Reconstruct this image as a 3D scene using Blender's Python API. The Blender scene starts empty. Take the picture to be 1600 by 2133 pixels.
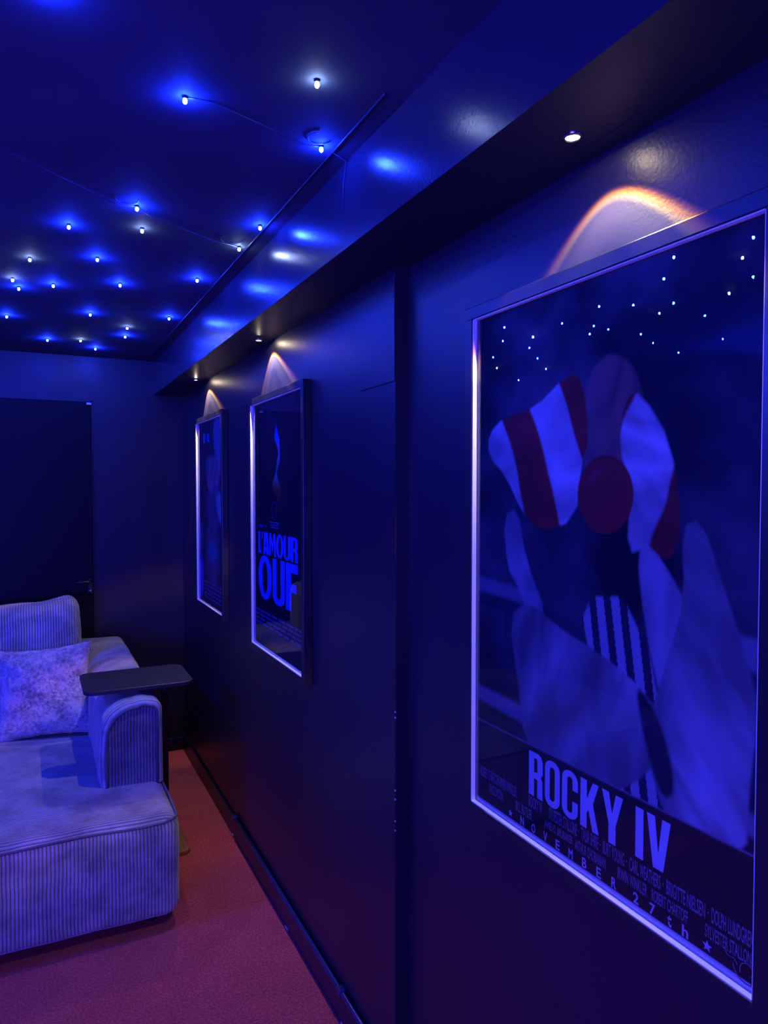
import bpy, bmesh, math, random
import numpy as np
from mathutils import Vector, Matrix, noise
R = random.Random(7)
S = bpy.context.scene
COL = S.collection
PI = math.pi

# ------------------------------------------------------------------ helpers
def link(o, parent=None):
    COL.objects.link(o)
    if parent is not None:
        o.parent = parent
    return o

def wloc(o):
    v = Vector((0, 0, 0))
    while o is not None:
        v += o.location
        o = o.parent
    return v

def tag(o, label=None, cat=None, group=None, kind=None):
    if label: o['label'] = label
    if cat: o['category'] = cat
    if group: o['group'] = group
    if kind: o['kind'] = kind
    return o

def thing(name, loc, label, cat, group=None):
    o = bpy.data.objects.new(name, None)
    o.empty_display_size = .05
    o.location = loc
    link(o)
    return tag(o, label, cat, group)

def obj(name, bm, mats, parent=None, smooth=False, base=None):
    """bm in world coordinates -> one mesh object whose origin is its parent's base (or base)."""
    off = wloc(parent) if parent is not None else Vector(base or (0, 0, 0))
    if isinstance(bm, bmesh.types.BMesh):
        bmesh.ops.translate(bm, verts=bm.verts, vec=-off)
        me = bpy.data.meshes.new(name)
        bm.to_mesh(me); bm.free()
    else:
        me = bm
        me.transform(Matrix.Translation(-off))
    if not isinstance(mats, (list, tuple)): mats = [mats]
    for m in mats: me.materials.append(m)
    if smooth:
        me.polygons.foreach_set('use_smooth', [True] * len(me.polygons))
    o = bpy.data.objects.new(name, me)
    if parent is None and base is not None: o.location = base
    return link(o, parent)

def struct(name, bm, m, label, cat, **k):
    return tag(obj(name, bm, m, **k), label, cat, kind='structure')

def BM(): return bmesh.new()

def add_box(bm, x0, x1, y0, y1, z0, z1, bev=0, seg=2):
    r = bmesh.ops.create_cube(bm, size=1)
    vs = r['verts']
    for v in vs:
        v.co = Vector((x0 + (v.co.x + .5) * (x1 - x0), y0 + (v.co.y + .5) * (y1 - y0), z0 + (v.co.z + .5) * (z1 - z0)))
    if bev:
        es = list({e for v in vs for e in v.link_edges})
        bmesh.ops.bevel(bm, geom=es, offset=bev, segments=seg, profile=.5, affect='EDGES')
    return bm

def box(*a, **k): return add_box(BM(), *a, **k)

def add_tube(bm, pts, r, n=8, closed=False):
    pts = [Vector(p) for p in pts]
    N = len(pts); rings = []
    prev = None
    for i, p in enumerate(pts):
        if closed: t = (pts[(i + 1) % N] - pts[i - 1]).normalized()
        else: t = (pts[min(i + 1, N - 1)] - pts[max(i - 1, 0)]).normalized()
        if prev is None:
            a = Vector((0, 0, 1)) if abs(t.z) < .9 else Vector((1, 0, 0))
            u = t.cross(a).normalized()
        else:
            u = (prev - t * prev.dot(t)).normalized()
        prev = u
        w = t.cross(u)
        rr = r[i] if isinstance(r, (list, tuple)) else r
        rings.append([bm.verts.new(p + rr * (math.cos(2 * PI * k / n) * u + math.sin(2 * PI * k / n) * w)) for k in range(n)])
    for i in range(N if closed else N - 1):
        a, b = rings[i], rings[(i + 1) % N]
        for k in range(n):
            bm.faces.new((a[k], a[(k + 1) % n], b[(k + 1) % n], b[k]))
    if not closed:
        bm.faces.new(list(reversed(rings[0]))); bm.faces.new(rings[-1])
    return bm

def add_lathe(bm, prof, c, n=32, axis='Z'):
    """prof: list of (radius, height) going round a closed loop or open line"""
    rings = []
    for r, h in prof:
        ring = []
        for k in range(n):
            a = 2 * PI * k / n
            x, y = r * math.cos(a), r * math.sin(a)
            p = (x, y, h) if axis == 'Z' else ((h, x, y) if axis == 'X' else (x, h, y))
            ring.append(bm.verts.new(Vector(c) + Vector(p)))
        rings.append(ring)
    for a, b in zip(rings, rings[1:]):
        for k in range(n):
            bm.faces.new((a[k], a[(k + 1) % n], b[(k + 1) % n], b[k]))
    return bm

def cap(bm, ring_first=True, n=32):
    pass

def soft_box(lo, hi, r, seg, bulge=(0, 0, 0), wob=0.0, wscale=3.0, rz=None):
    """a rounded cushion body: lo, hi corners, r corner radius, bulge per axis, noise wobble"""
    bm = BM()
    lo = Vector(lo); hi = Vector(hi)
    d = hi - lo; c = (hi + lo) / 2
    nx, ny, nz = seg
    idx = {}
    def V(i, j, k):
        key = (i, j, k)
        if key not in idx:
            # cluster samples near the edges so that the rounding stays smooth
            def s(t, n):
                t = t / n * 2 - 1
                return math.copysign(abs(t) ** .8, t) if abs(t) > 0 else 0.
            q = Vector((s(i, nx) * d.x / 2, s(j, ny) * d.y / 2, s(k, nz) * d.z / 2))
            inner = Vector([max(-(d[a] / 2 - r), min(d[a] / 2 - r, q[a])) for a in range(3)])
            o = q - inner
            p = inner + (o.normalized() * r if o.length > 1e-9 else Vector((0, 0, 0)))
            # points inside the flat faces keep their own face plane
            if o.length > 1e-9:
                p = inner + o.normalized() * r
            u = Vector([max(-1, min(1, p[a] / (d[a] / 2))) for a in range(3)])
            for a in range(3):
                b1, b2 = [m for m in range(3) if m != a]
                f = (1 - u[b1] ** 2) * (1 - u[b2] ** 2)
                p[a] += bulge[a] * u[a] * f
            p += c
            if wob:
                n3 = noise.noise_vector(p * wscale) + .5 * noise.noise_vector(p * wscale * 2.3)
                p += n3 * wob
            idx[key] = bm.verts.new(p)
        return idx[key]
    def quad(a, b, c_, e):
        bm.faces.new((V(*a), V(*b), V(*c_), V(*e)))
    for i in range(nx):
        for j in range(ny):
            quad((i, j, 0), (i, j + 1, 0), (i + 1, j + 1, 0), (i + 1, j, 0))
            quad((i, j, nz), (i + 1, j, nz), (i + 1, j + 1, nz), (i, j + 1, nz))
    for i in range(nx):
        for k in range(nz):
            quad((i, 0, k), (i + 1, 0, k), (i + 1, 0, k + 1), (i, 0, k + 1))
            quad((i, ny, k), (i, ny, k + 1), (i + 1, ny, k + 1), (i + 1, ny, k))
    for j in range(ny):
        for k in range(nz):
            quad((0, j, k), (0, j, k + 1), (0, j + 1, k + 1), (0, j + 1, k))
            quad((nx, j, k), (nx, j + 1, k), (nx, j + 1, k + 1), (nx, j, k + 1))
    bm.normal_update()
    return bm

# ------------------------------------------------------------------ materials
def mat(name, col=(.5, .5, .5), rough=.5, metal=0., spec=.5, **k):
    m = bpy.data.materials.new(name); m.use_nodes = True
    b = m.node_tree.nodes['Principled BSDF']
    b.inputs['Base Color'].default_value = (*col, 1)
    b.inputs['Roughness'].default_value = rough
    b.inputs['Metallic'].default_value = metal
    b.inputs['Specular IOR Level'].default_value = spec
    for kk, v in k.items(): b.inputs[kk].default_value = v
    return m

class NT:
    def __init__(s, m): s.t = m.node_tree; s.b = s.t.nodes.get('Principled BSDF'); s.out = s.t.nodes.get('Material Output')
    def n(s, typ, **k):
        nd = s.t.nodes.new(typ)
        for a, v in k.items(): setattr(nd, a, v)
        return nd
    def l(s, a, b): s.t.links.new(a, b)
    def math(s, op, a, b=None):
        nd = s.n('ShaderNodeMath', operation=op)
        for i, v in enumerate((a, b)):
            if v is None: continue
            if isinstance(v, (int, float)): nd.inputs[i].default_value = v
            else: s.l(v, nd.inputs[i])
        return nd.outputs[0]
    def ramp(s, fac, stops):
        nd = s.n('ShaderNodeValToRGB'); e = nd.color_ramp.elements
        while len(e) < len(stops): e.new(.5)
        for el, (p, c) in zip(e, stops):
            el.position = p; el.color = (*c, 1)
        s.l(fac, nd.inputs[0]); return nd.outputs[0]
    def noise(s, vec, scale, detail=3, rough=.55):
        nd = s.n('ShaderNodeTexNoise'); nd.inputs['Scale'].default_value = scale
        nd.inputs['Detail'].default_value = detail; nd.inputs['Roughness'].default_value = rough
        if vec is not None: s.l(vec, nd.inputs['Vector'])
        return nd.outputs['Fac']
    def bump(s, h, strength, dist):
        nd = s.n('ShaderNodeBump'); nd.inputs['Strength'].default_value = strength; nd.inputs['Distance'].default_value = dist
        s.l(h, nd.inputs['Height']); s.l(nd.outputs[0], s.b.inputs['Normal']); return nd

def paint(name, col, rough, bump=.25, scale=160, var=.25):
    m = mat(name, col, rough); t = NT(m)
    tc = t.n('ShaderNodeTexCoord').outputs['Object']
    big = t.noise(tc, 2.2, 4)
    c0 = tuple(x * (1 - var) for x in col); c1 = tuple(x * (1 + var) for x in col)
    t.l(t.ramp(big, [(.3, c0), (.7, c1)]), t.b.inputs['Base Color'])
    t.bump(t.noise(tc, scale, 3), bump, .002)
    return m

M = {}
M['wall'] = paint('navy_satin_wall_paint', (.019, .016, .027), .36, .22, 150, .12)
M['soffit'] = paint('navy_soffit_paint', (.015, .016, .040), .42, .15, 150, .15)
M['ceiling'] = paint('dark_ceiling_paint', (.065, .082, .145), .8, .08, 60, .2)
M['ceiling'].node_tree.nodes['Principled BSDF'].inputs['Specular IOR Level'].default_value = .12
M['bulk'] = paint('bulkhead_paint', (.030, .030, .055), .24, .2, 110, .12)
M['door'] = paint('black_door_paint', (.004, .004, .006), .45, .05, 60, .1)
M['door'].node_tree.nodes['Principled BSDF'].inputs['Specular IOR Level'].default_value = .2
M['skirting'] = mat('black_skirting', (.012, .012, .03), .38)
M['raceway'] = mat('dark_cable_cover', (.025, .025, .09), .3)
M['bead'] = mat('ceiling_bead', (.012, .012, .04), .5)
M['chip'] = mat('bare_plaster', (.55, .5, .5), .8)
M['black_frame'] = mat('black_satin_frame', (.018, .018, .024), .33)
M['liner'] = mat('white_frame_liner', (.90, .88, .88), .5)
M['black_metal'] = mat('black_powder_coat', (.012, .012, .016), .42)
M['tray'] = paint('charcoal_tray_laminate', (.022, .020, .030), .42, .03, 300, .1)
M['wood'] = None
M['chrome'] = mat('dull_chrome', (.6, .58, .55), .25, 1.)
M['socket'] = mat('black_led_socket', (.01, .01, .014), .6)
M['wire'] = mat('dark_blue_wire', (.05, .05, .16), .4)

def emit(name, col, s):
    m = bpy.data.materials.new(name); m.use_nodes = True
    t = m.node_tree; t.nodes.remove(t.nodes['Principled BSDF'])
    e = t.nodes.new('ShaderNodeEmission'); e.inputs[0].default_value = (*col, 1); e.inputs[1].default_value = s
    t.links.new(e.outputs[0], t.nodes['Material Output'].inputs[0]); return m
LED_B, LED_W, LENS = 2700, 190, 60
M['led_blue'] = emit('blue_led', (.008, .028, 1.), LED_B)
M['led_white'] = emit('cool_white_led', (.55, .72, 1.), LED_W)
M['lens'] = emit('warm_lamp_lens', (1., .82, .58), LENS)

# carpet
m = mat('red_carpet', (.45, .03, .05), .95, spec=.1); t = NT(m)
tc = t.n('ShaderNodeTexCoord').outputs['Object']
f1 = t.noise(tc, 125, 4, .85); f2 = t.noise(tc, 5, 4)
mix = t.math('ADD', t.math('MULTIPLY', f1, .95), t.math('MULTIPLY', f2, .15))
t.l(t.ramp(mix, [(.38, (.17, .004, .007)), (.53, (.66, .024, .030)), (.68, (1., .13, .11))]), t.b.inputs['Base Color'])
t.bump(f1, 1., .010)
t.b.inputs['Sheen Weight'].default_value = .25; t.b.inputs['Sheen Roughness'].default_value = .5
M['carpet'] = m

# brown wood
m = mat('brown_wood', (.28, .12, .05), .45); t = NT(m)
tc = t.n('ShaderNodeTexCoord').outputs['Object']
mp = t.n('ShaderNodeMapping'); mp.inputs['Scale'].default_value = (40, 3, 40); t.l(tc, mp.inputs[0])
t.l(t.ramp(t.noise(mp.outputs[0], 2, 5), [(.3, (.20, .075, .03)), (.7, (.40, .17, .07))]), t.b.inputs['Base Color'])
M['wood'] = m

# corduroy: ridges run across the named axis
def cord(name, axis, pitch=.0128, col=(.36, .35, .37), depth=.0035):
    m = mat(name, col, .85, spec=.15); t = NT(m)
    tc = t.n('ShaderNodeTexCoord').outputs['Object']
    sp = t.n('ShaderNodeSeparateXYZ'); t.l(tc, sp.inputs[0])
    wob = t.math('MULTIPLY', t.math('SUBTRACT', t.noise(tc, 5, 2), .5), .012)
    v = t.math('ADD', sp.outputs[axis], wob)
    s = t.math('SINE', t.math('MULTIPLY', v, 2 * PI / pitch))
    h = t.math('POWER', t.math('MULTIPLY_ADD', s, .5), .6)
    nd = h.node.inputs[0].links[0].from_node; nd.inputs[2].default_value = .5
    patch = t.noise(tc, 7, 5, .65)
    colr = t.ramp(h, [(0., tuple(x * .28 for x in col)), (.55, col), (1., tuple(min(1, x * 1.12) for x in col))])  # shade in the grooves between ribs is put into the colour
    pr = t.ramp(patch, [(.38, (.58, .58, .60)), (.62, (1.18, 1.15, 1.15))])
    mx = t.n('ShaderNodeMix', data_type='RGBA', blend_type='MULTIPLY'); mx.inputs[0].default_value = .9
    t.l(colr, mx.inputs[6]); t.l(pr, mx.inputs[7]); t.l(mx.outputs[2], t.b.inputs['Base Color'])
    fine = t.math('MULTIPLY', t.noise(tc, 90, 3), .12)
    wr = t.math('MULTIPLY', t.noise(tc, 11, 4), 2.0)
    t.bump(t.math('ADD', t.math('ADD', h, fine), wr), .8, depth)
    t.b.inputs['Sheen Weight'].default_value = .35; t.b.inputs['Sheen Roughness'].default_value = .45
    return m
M['cord_x'] = cord('corduroy_ribs_upright', 0)
M['cord_y'] = cord('corduroy_ribs_lengthwise', 1)
M['cord_shade'] = cord('corduroy_painted_shade', 0, col=(.22, .215, .235))  # darker copy for the arm front, its shade put into the colour
M['cord_soft'] = cord('corduroy_brushed_flat', 1, col=(.38, .37, .38), depth=.0016)
M['piping'] = mat('corduroy_piping', (.13, .125, .14), .85, spec=.1)

# crushed velvet
m = mat('silver_crushed_velvet', (.5, .47, .5), .36, metal=.3); t = NT(m)
tc = t.n('ShaderNodeTexCoord').outputs['Object']
n1 = t.noise(tc, 62, 5, .8); n2 = t.noise(tc, 12, 4, .6)
mixv = t.math('ADD', t.math('MULTIPLY', n1, .6), t.math('MULTIPLY', n2, .4))
t.l(t.ramp(mixv, [(.40, (.20, .18, .21)), (.48, (.50, .46, .52)), (.56, (.92, .80, .80))]), t.b.inputs['Base Color'])  # crushed-pile mottle, with the pinkish sheen put into the colour
t.bump(mixv, 1., .020)
t.b.inputs['Sheen Weight'].default_value = .8; t.b.inputs['Sheen Roughness'].default_value = .3
M['velvet'] = m

# poster pane: clear thin glazing, reflective at a slant
m = bpy.data.materials.new('clear_glazing'); m.use_nodes = True
t = NT(m); t.t.nodes.remove(t.b)
fr = t.n('ShaderNodeFresnel'); fr.inputs[0].default_value = 1.5
tr = t.n('ShaderNodeBsdfTransparent'); gl = t.n('ShaderNodeBsdfGlossy'); gl.inputs['Roughness'].default_value = .0
mx = t.n('ShaderNodeMixShader'); t.l(fr.outputs[0], mx.inputs[0]); t.l(tr.outputs[0], mx.inputs[1]); t.l(gl.outputs[0], mx.inputs[2])
t.l(mx.outputs[0], t.out.inputs[0])
M['pane'] = m

# printed paper: colour attribute 'ink'
m = mat('printed_paper', (.5, .5, .5), .6, spec=.3); t = NT(m)
at = t.n('ShaderNodeAttribute'); at.attribute_name = 'ink'
t.l(at.outputs['Color'], t.b.inputs['Base Color']); M['print'] = m
M['ink_white'] = mat('white_ink', (.84, .80, .84), .6, spec=.3)
M['ink_blue'] = mat('bright_blue_ink', (.14, .22, .98), .6, spec=.3)
M['ink_grey'] = mat('grey_ink', (.40, .36, .42), .6, spec=.3)
M['ink_dim'] = mat('dim_blue_ink', (.16, .17, .50), .6, spec=.3)

# ------------------------------------------------------------------ the room (floor z = 0, right wall towards +X, far wall towards +Y)
H = 1.705
XF, XN = .870, .905          # right wall: far stretch and slightly deeper near stretch
YS = 1.715                   # where the wall steps back
XB = .701                    # bulkhead face
ZS, ZC = 2.293, 2.503        # soffit, ceiling
YB, YFR, XL = 4.76, -2.25, -2.4
YB2 = YB

struct('floor', box(XL, XN + .1, YFR, YB + .1, -.1, 0), M['carpet'], 'red carpet covering the floor', 'floor')
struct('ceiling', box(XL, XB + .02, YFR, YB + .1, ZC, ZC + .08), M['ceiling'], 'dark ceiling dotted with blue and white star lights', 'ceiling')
bm = BM(); add_box(bm, XF, XF + .2, YS, YB + .1, 0, ZS + .3); struct('wall_right_far', bm, M['wall'], 'dark navy wall behind the two far posters', 'wall')
bm = BM(); add_box(bm, XN, XN + .2, YFR, YS, 0, ZS + .3); struct('wall_right_near', bm, M['wall'], 'dark navy wall behind the largest poster, set slightly back', 'wall')
struct('wall_back', box(XL, XN + .2, YB, YB + .12, 0, ZC + .08), M['wall'], 'dark back wall behind the sofa', 'wall')
struct('wall_left', box(XL - .1, XL, YFR, YB + .1, 0, ZC + .08), M['wall'], 'dark left wall out of view', 'wall')
struct('wall_front', box(XL, XN + .2, YFR - .1, YFR, 0, ZC + .08), M['wall'], 'dark front wall behind the viewer', 'wall')
# boxed soffit above the posters
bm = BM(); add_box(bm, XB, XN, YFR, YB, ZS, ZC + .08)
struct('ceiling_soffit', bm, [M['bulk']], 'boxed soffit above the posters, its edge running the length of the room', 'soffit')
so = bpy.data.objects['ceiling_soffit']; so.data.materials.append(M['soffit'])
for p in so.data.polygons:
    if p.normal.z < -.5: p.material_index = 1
bm = BM(); add_box(bm, XF - .0025, XF + .0015, YFR, YB, ZS - .0015, ZS + .001)
struct('trim_1', bm, M['bead'], 'fine joint line along the underside of the soffit', 'joint')
bm = BM(); add_tube(bm, [(.652, y, ZC - .002) for y in (1.33, 2, 3, YB)], .0022, 8)
struct('trim_2', bm, M['bead'], 'thin bead along the edge of the star ceiling beside the soffit', 'trim')
# cover plate high up on the wall just before the step
bm = BM(); add_box(bm, XF - .003, XF + .001, YS + .001, YS + .222, 1.988, 2.268, .0014)
struct('trim_3', bm, M['wall'], 'raised cover plate high on the wall beside the step', 'cover plate')
# paint chips on the arris of the step
bm = BM()
for z in (1.10, 1.085, .885, .86, .80, .775):
    add_box(bm, XF - .0008, XF + .002, YS - .0006, YS + .0025, z - R.uniform(.001, .003), z + R.uniform(.002, .005))
struct('trim_4', bm, M['chip'], 'tiny pale paint chips on the corner of the wall step', 'paint chip')

# skirting boards
bm = BM(); add_box(bm, XF - .012, XF, YS, YB, 0, .098, .002)
sk = struct('baseboard_right', bm, M['skirting'], 'black baseboard along the right wall beside the carpet', 'baseboard')
bm = BM(); add_box(bm, XL, XF - .012, YB - .014, YB, 0, .085, .006)
struct('baseboard_back', bm, M['skirting'], 'black baseboard along the back wall behind the sofa', 'baseboard')
bm = BM(); add_box(bm, XN - .012, XN, YFR, YS, 0, .098, .002)
struct('baseboard_near', bm, M['skirting'], 'black baseboard below the largest poster', 'baseboard')
bm = BM()
for y, l in ((1.93, .035), (2.02, .10), (2.62, .03), (3.45, .025)):
    add_box(bm, XF - .0145, XF - .0115, y - l / 2, y + l / 2, .0005, .007, .001)
struct('trim_5', bm, M['chip'], 'unpainted pale patches at the foot of the right baseboard', 'baseboard')
# cable cover on the skirting
cv = thing('cable_cover', (XF - .01, 2.4, .1), 'dark cable cover running on top of the right baseboard', 'cable cover')
bm = BM(); add_tube(bm, [(XF - .012, y, .105) for y in (YS + .002, 2.2, 2.08, 3.2, 3.26)][:1] + [(XF - .012, y, .105) for y in (2.0, 2.5, 3.0, 3.4)], .0085, 10)
obj('cover_strip', bm, M['raceway'], cv, True)
bm = BM(); add_box(bm, XF - .024, XF - .001, 2.055, 2.085, .094, .118, .003); obj('joint_clip', bm, M['raceway'], cv)
bm = BM(); add_box(bm, XF - .024, XF - .001, 3.39, 3.42, .094, .118, .003); obj('end_clip', bm, M['raceway'], cv)

# door in the back wall
d = thing('door_1', (-.1, YB, 0), 'black door in the back wall behind the sofa', 'door'); d['kind'] = 'structure'
bm = BM(); add_box(bm, -.50, .325, YB - .028, YB + .005, .004, 2.225, .003); obj('door_leaf', bm, M['door'], d)
bm = BM()
add_box(bm, .327, .336, YB - .012, YB + .002, 0, 2.236); add_box(bm, -.511, -.502, YB - .012, YB + .002, 0, 2.236); add_box(bm, -.511, .336, YB - .012, YB + .002, 2.227, 2.236)
obj('door_frame', bm, M['skirting'], d)
bm = BM(); add_box(bm, .292, .322, YB - .034, YB - .026, 1.055, 1.15, .003); hd = obj('handle_plate', bm, M['black_metal'], d)
bm = BM(); add_tube(bm, [(.308, YB - .03, 1.135), (.308, YB - .065, 1.135), (.295, YB - .075, 1.135), (.215, YB - .075, 1.135)], .008, 10); obj('handle', bm, M['black_metal'], hd, True)
bm = BM(); add_lathe(bm, [(.0005, -.012), (.008, -.012), (.009, -.002), (.009, .006)], (.308, YB - .034, 1.075), 14, 'Y'); obj('keyhole', bm, M['chrome'], hd, True)
bm = BM(); add_box(bm, .300, .330, YB - .04, YB - .028, 2.205, 2.222, .003); obj('door_contact', bm, M['chrome'], d)

# ------------------------------------------------------------------ star lights
def led_mesh():
    bm = BM(); bmesh.ops.create_uvsphere(bm, u_segments=10, v_segments=7, radius=.0046)
    for v in bm.verts: v.co.z = v.co.z * 1.25 - .0100
    me = bpy.data.meshes.new('led'); bm.to_mesh(me); bm.free()
    me.polygons.foreach_set('use_smooth', [True] * len(me.polygons)); return me
def socket_mesh():
    bm = BM(); add_lathe(bm, [(.0005, -.0052), (.0050, -.0052), (.0054, -.0046), (.0054, .0005)], (0, 0, 0), 12)
    me = bpy.data.meshes.new('socket'); bm.to_mesh(me); bm.free(); me.materials.append(M['socket']); return me
me_b = led_mesh(); me_b.materials.append(M['led_blue'])
me_w = led_mesh(); me_w.materials.append(M['led_white'])
me_s = socket_mesh()
GV = 'star lights on the ceiling'
stars = [
 ('b', .291, 1.523, 'big blue star light on bare ceiling, left of the topmost white one'),
 ('w', .512, 1.349, 'topmost white star light on the ceiling, near the soffit'),
 ('b', .617, 1.599, 'blue star light at the ceiling edge just below the topmost white one'),
 ('b', .277, 2.163, 'blue star light on the long ceiling wire directly above a white one'),
 ('w', .314, 2.340, 'white star light just below the blue one on the long ceiling wire'),
 ('b', .110, 2.403, 'blue star light alone between the long wire and the white one at the left'),
 ('b', .633, 2.157, 'blue star light at the ceiling edge just above the brightest white one'),
 ('w', .626, 2.377, 'brightest white star light at the ceiling edge, end of the long wire'),
 ('w', .003, 2.805, 'upper of the two white star lights near the left edge'),
 ('b', .213, 2.702, 'blue star light level with the upper white one near the left edge'),
 ('b', .575, 2.803, 'blue star light by the ceiling edge just below the brightest white one'),
 ('w', -.057, 3.104, 'lower white star light near the left edge with a blue one right beside it'),
 ('b', -.038, 3.228, 'blue star light touching the lower white one near the left edge'),
 ('b', .084, 3.123, 'blue star light right of the close white and blue pair at the left edge'),
 ('b', .318, 3.001, 'blue star light alone in the middle of the far star field'),
 ('b', -.096, 3.775, 'leftmost blue star light, close to the left edge above the back wall'),
 ('b', .248, 3.567, 'blue star light above the far white one over the door'),
 ('b', .584, 3.486, 'far blue star light beside the ceiling edge, last before the back wall'),
 ('w', .432, 3.786, 'far white star light with a blue one directly beneath it'),
 ('b', .447, 4.007, 'far blue star light directly beneath a white one'),
 ('b', .083, 4.280, 'far blue star light over the door, left of the last white one'),
 ('w', .243, 4.216, 'farthest white star light, over the door by the back wall'),
 ('b', .333, 4.427, 'farthest blue star light, touching the top of the back wall'),
 ('b', .030, 1.290, 'blue star light at the very top edge of the ceiling, only its glow showing'),
]
hidden = [('b', -.271, 1.806), ('b', -.439, 2.005), ('w', -.486, 1.706), ('b', -.719, 1.84), ('w', -.838, 2.037), ('w', -.844, 2.405),
 ('b', -.513, 2.431), ('b', -.628, 2.347), ('b', -.758, 2.247), ('b', -1.067, 2.347), ('b', -.873, 2.757), ('b', -.582, 2.758), ('b', -.188, 2.37),
 ('b', -.382, 2.948), ('b', -.567, 3.222), ('w', -.651, 3.07), ('b', -.812, 3.311), ('b', -.802, 3.652), ('w', -1.047, 3.964), ('b', -1.063, 3.56),
 ('w', -1.362, 3.853), ('b', -1.498, 4.337), ('b', -.755, 2.731), ('b', -.868, 2.885), ('b', -1.104, 2.77), ('b', -1.333, 2.906),
 ('b', -1.683, 3.048), ('b', -1.586, 2.669), ('b', -.339, 1.554)]
for c, x, y, lab in stars + [(c, x, y, None) for c, x, y in hidden]:
    o = bpy.data.objects.new('star_light', me_b if c == 'b' else me_w)
    o.location = (x, y, ZC); link(o)
    if lab: tag(o, lab, 'star light', GV)
    else: tag(o, ('blue' if c == 'b' else 'white') + ' star light mirrored in the glass of the largest poster', 'star light', 'mirrored %s star lights' % ('blue' if c == 'b' else 'white'))
    sk_ = bpy.data.objects.new('socket', me_s); link(sk_, o)

def arc(cx, cy, r, a0, a1, n=14):
    return [(cx + r * math.cos(a0 + (a1 - a0) * i / n), cy + r * math.sin(a0 + (a1 - a0) * i / n), ZC - .002) for i in range(n + 1)]
def wire(name, label, runs):
    bm = BM()
    for r in runs: add_tube(bm, r, .0011, 6)
    o = obj(name, bm, M['wire'], None, True, base=(runs[0][0][0], runs[0][0][1], ZC)); return tag(o, label, 'wire')
zw = ZC - .0022
wire('string_wire', 'long thin wire crossing the ceiling through the blue star light to the brightest white one',
     [[(-.30, 1.75, zw), (-.047, 1.941, zw), (.233, 2.172, zw), (.277, 2.163, zw)], [(.277, 2.163, zw), (.317, 2.22, zw), (.536, 2.352, zw), (.626, 2.377, zw)],
      arc(.247, 2.125, .03, -.5, 3.6), arc(.588, 2.32, .035, 0, 3.8)])
wire('string_wire', 'thin wire crossing the ceiling between the two big blue star lights',
     [[(.291, 1.523, zw), (.343, 1.517, zw), (.592, 1.609, zw), (.617, 1.599, zw)], arc(.60, 1.565, .027, 0, 4.4)])
wire('string_wire', 'short wire hanging down the soffit face beside the two big blue stars', [[(.652, 1.615, zw), (XB - .004, 1.64, ZC - .004), (XB - .0025, 1.66, ZC - .05), (XB - .0025, 1.665, ZC - .115)]])

# ------------------------------------------------------------------ recessed spot lamps in the soffit
SPOT_P = 34
def downlight(y, x, label, p=1., tilt=0):
    b = thing('downlight', (x, y, ZS), label, 'spotlight', 'spotlights in the soffit')
    bm = BM(); add_lathe(bm, [(.0118, .002), (.0118, -.003), (.013, -.0050), (.0150, -.0045), (.0165, -.0015), (.0165, .002)], (x, y, ZS), 36); obj('trim_ring', bm, M['chrome'], b, True)
    bm = BM(); add_lathe(bm, [(.0004, -.0035), (.007, -.0032), (.0112, -.0012), (.0116, .0015)], (x, y, ZS), 28); obj('lens', bm, M['lens'], b, True)
    ld = bpy.data.lights.new('spot_beam', 'SPOT'); ld.energy = SPOT_P * p; ld.color = (1, 1, 1)
    ld.spot_size = math.radians(172); ld.spot_blend = .0; ld.shadow_soft_size = .004
    ld.use_nodes = True
    nt = ld.node_tree; em = nt.nodes.get('Emission')
    tc = nt.nodes.new('ShaderNodeTexCoord'); sx = nt.nodes.new('ShaderNodeSeparateXYZ'); ab = nt.nodes.new('ShaderNodeMath'); ab.operation = 'ABSOLUTE'
    cr = nt.nodes.new('ShaderNodeValToRGB'); e = cr.color_ramp.elements
    stops = [(0., (.002, .0018, .0015)), (.30, (.005, .004, .0028)), (.48, (.0045, .0034, .0024)), (.615, (.010, .006, .003)), (.642, (.30, .09, .008)), (.672, (1.5, .62, .07)), (.698, (1.5, 1.0, .40)),
             (.725, (.52, .43, .38)), (.80, (.72, .60, .53)), (.87, (.62, .54, .49)), (.905, (.36, .32, .30)), (.94, (.44, .40, .38)), (1., (.62, .56, .53))]
    while len(e) < len(stops): e.new(.5)
    for el, (q, c) in zip(e, stops): el.position = q; el.color = (*c, 1)
    nt.links.new(tc.outputs['Normal'], sx.inputs[0]); nt.links.new(sx.outputs[2], ab.inputs[0]); nt.links.new(ab.outputs[0], cr.inputs[0]); nt.links.new(cr.outputs[0], em.inputs[0])
    lo = bpy.data.objects.new('spot_beam', ld); link(lo, b); lo.location = (0, 0, -.008); lo.rotation_euler = (math.radians(tilt), 0, 0)
    return b
downlight(.962, .820, 'warm round spotlight in the soffit above the largest poster')
downlight(2.810, .816, 'warm round spotlight in the soffit above the middle poster', 1., -9)
downlight(3.985, .806, 'warm round spotlight in the soffit above the farthest poster', 1., -14)

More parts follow.
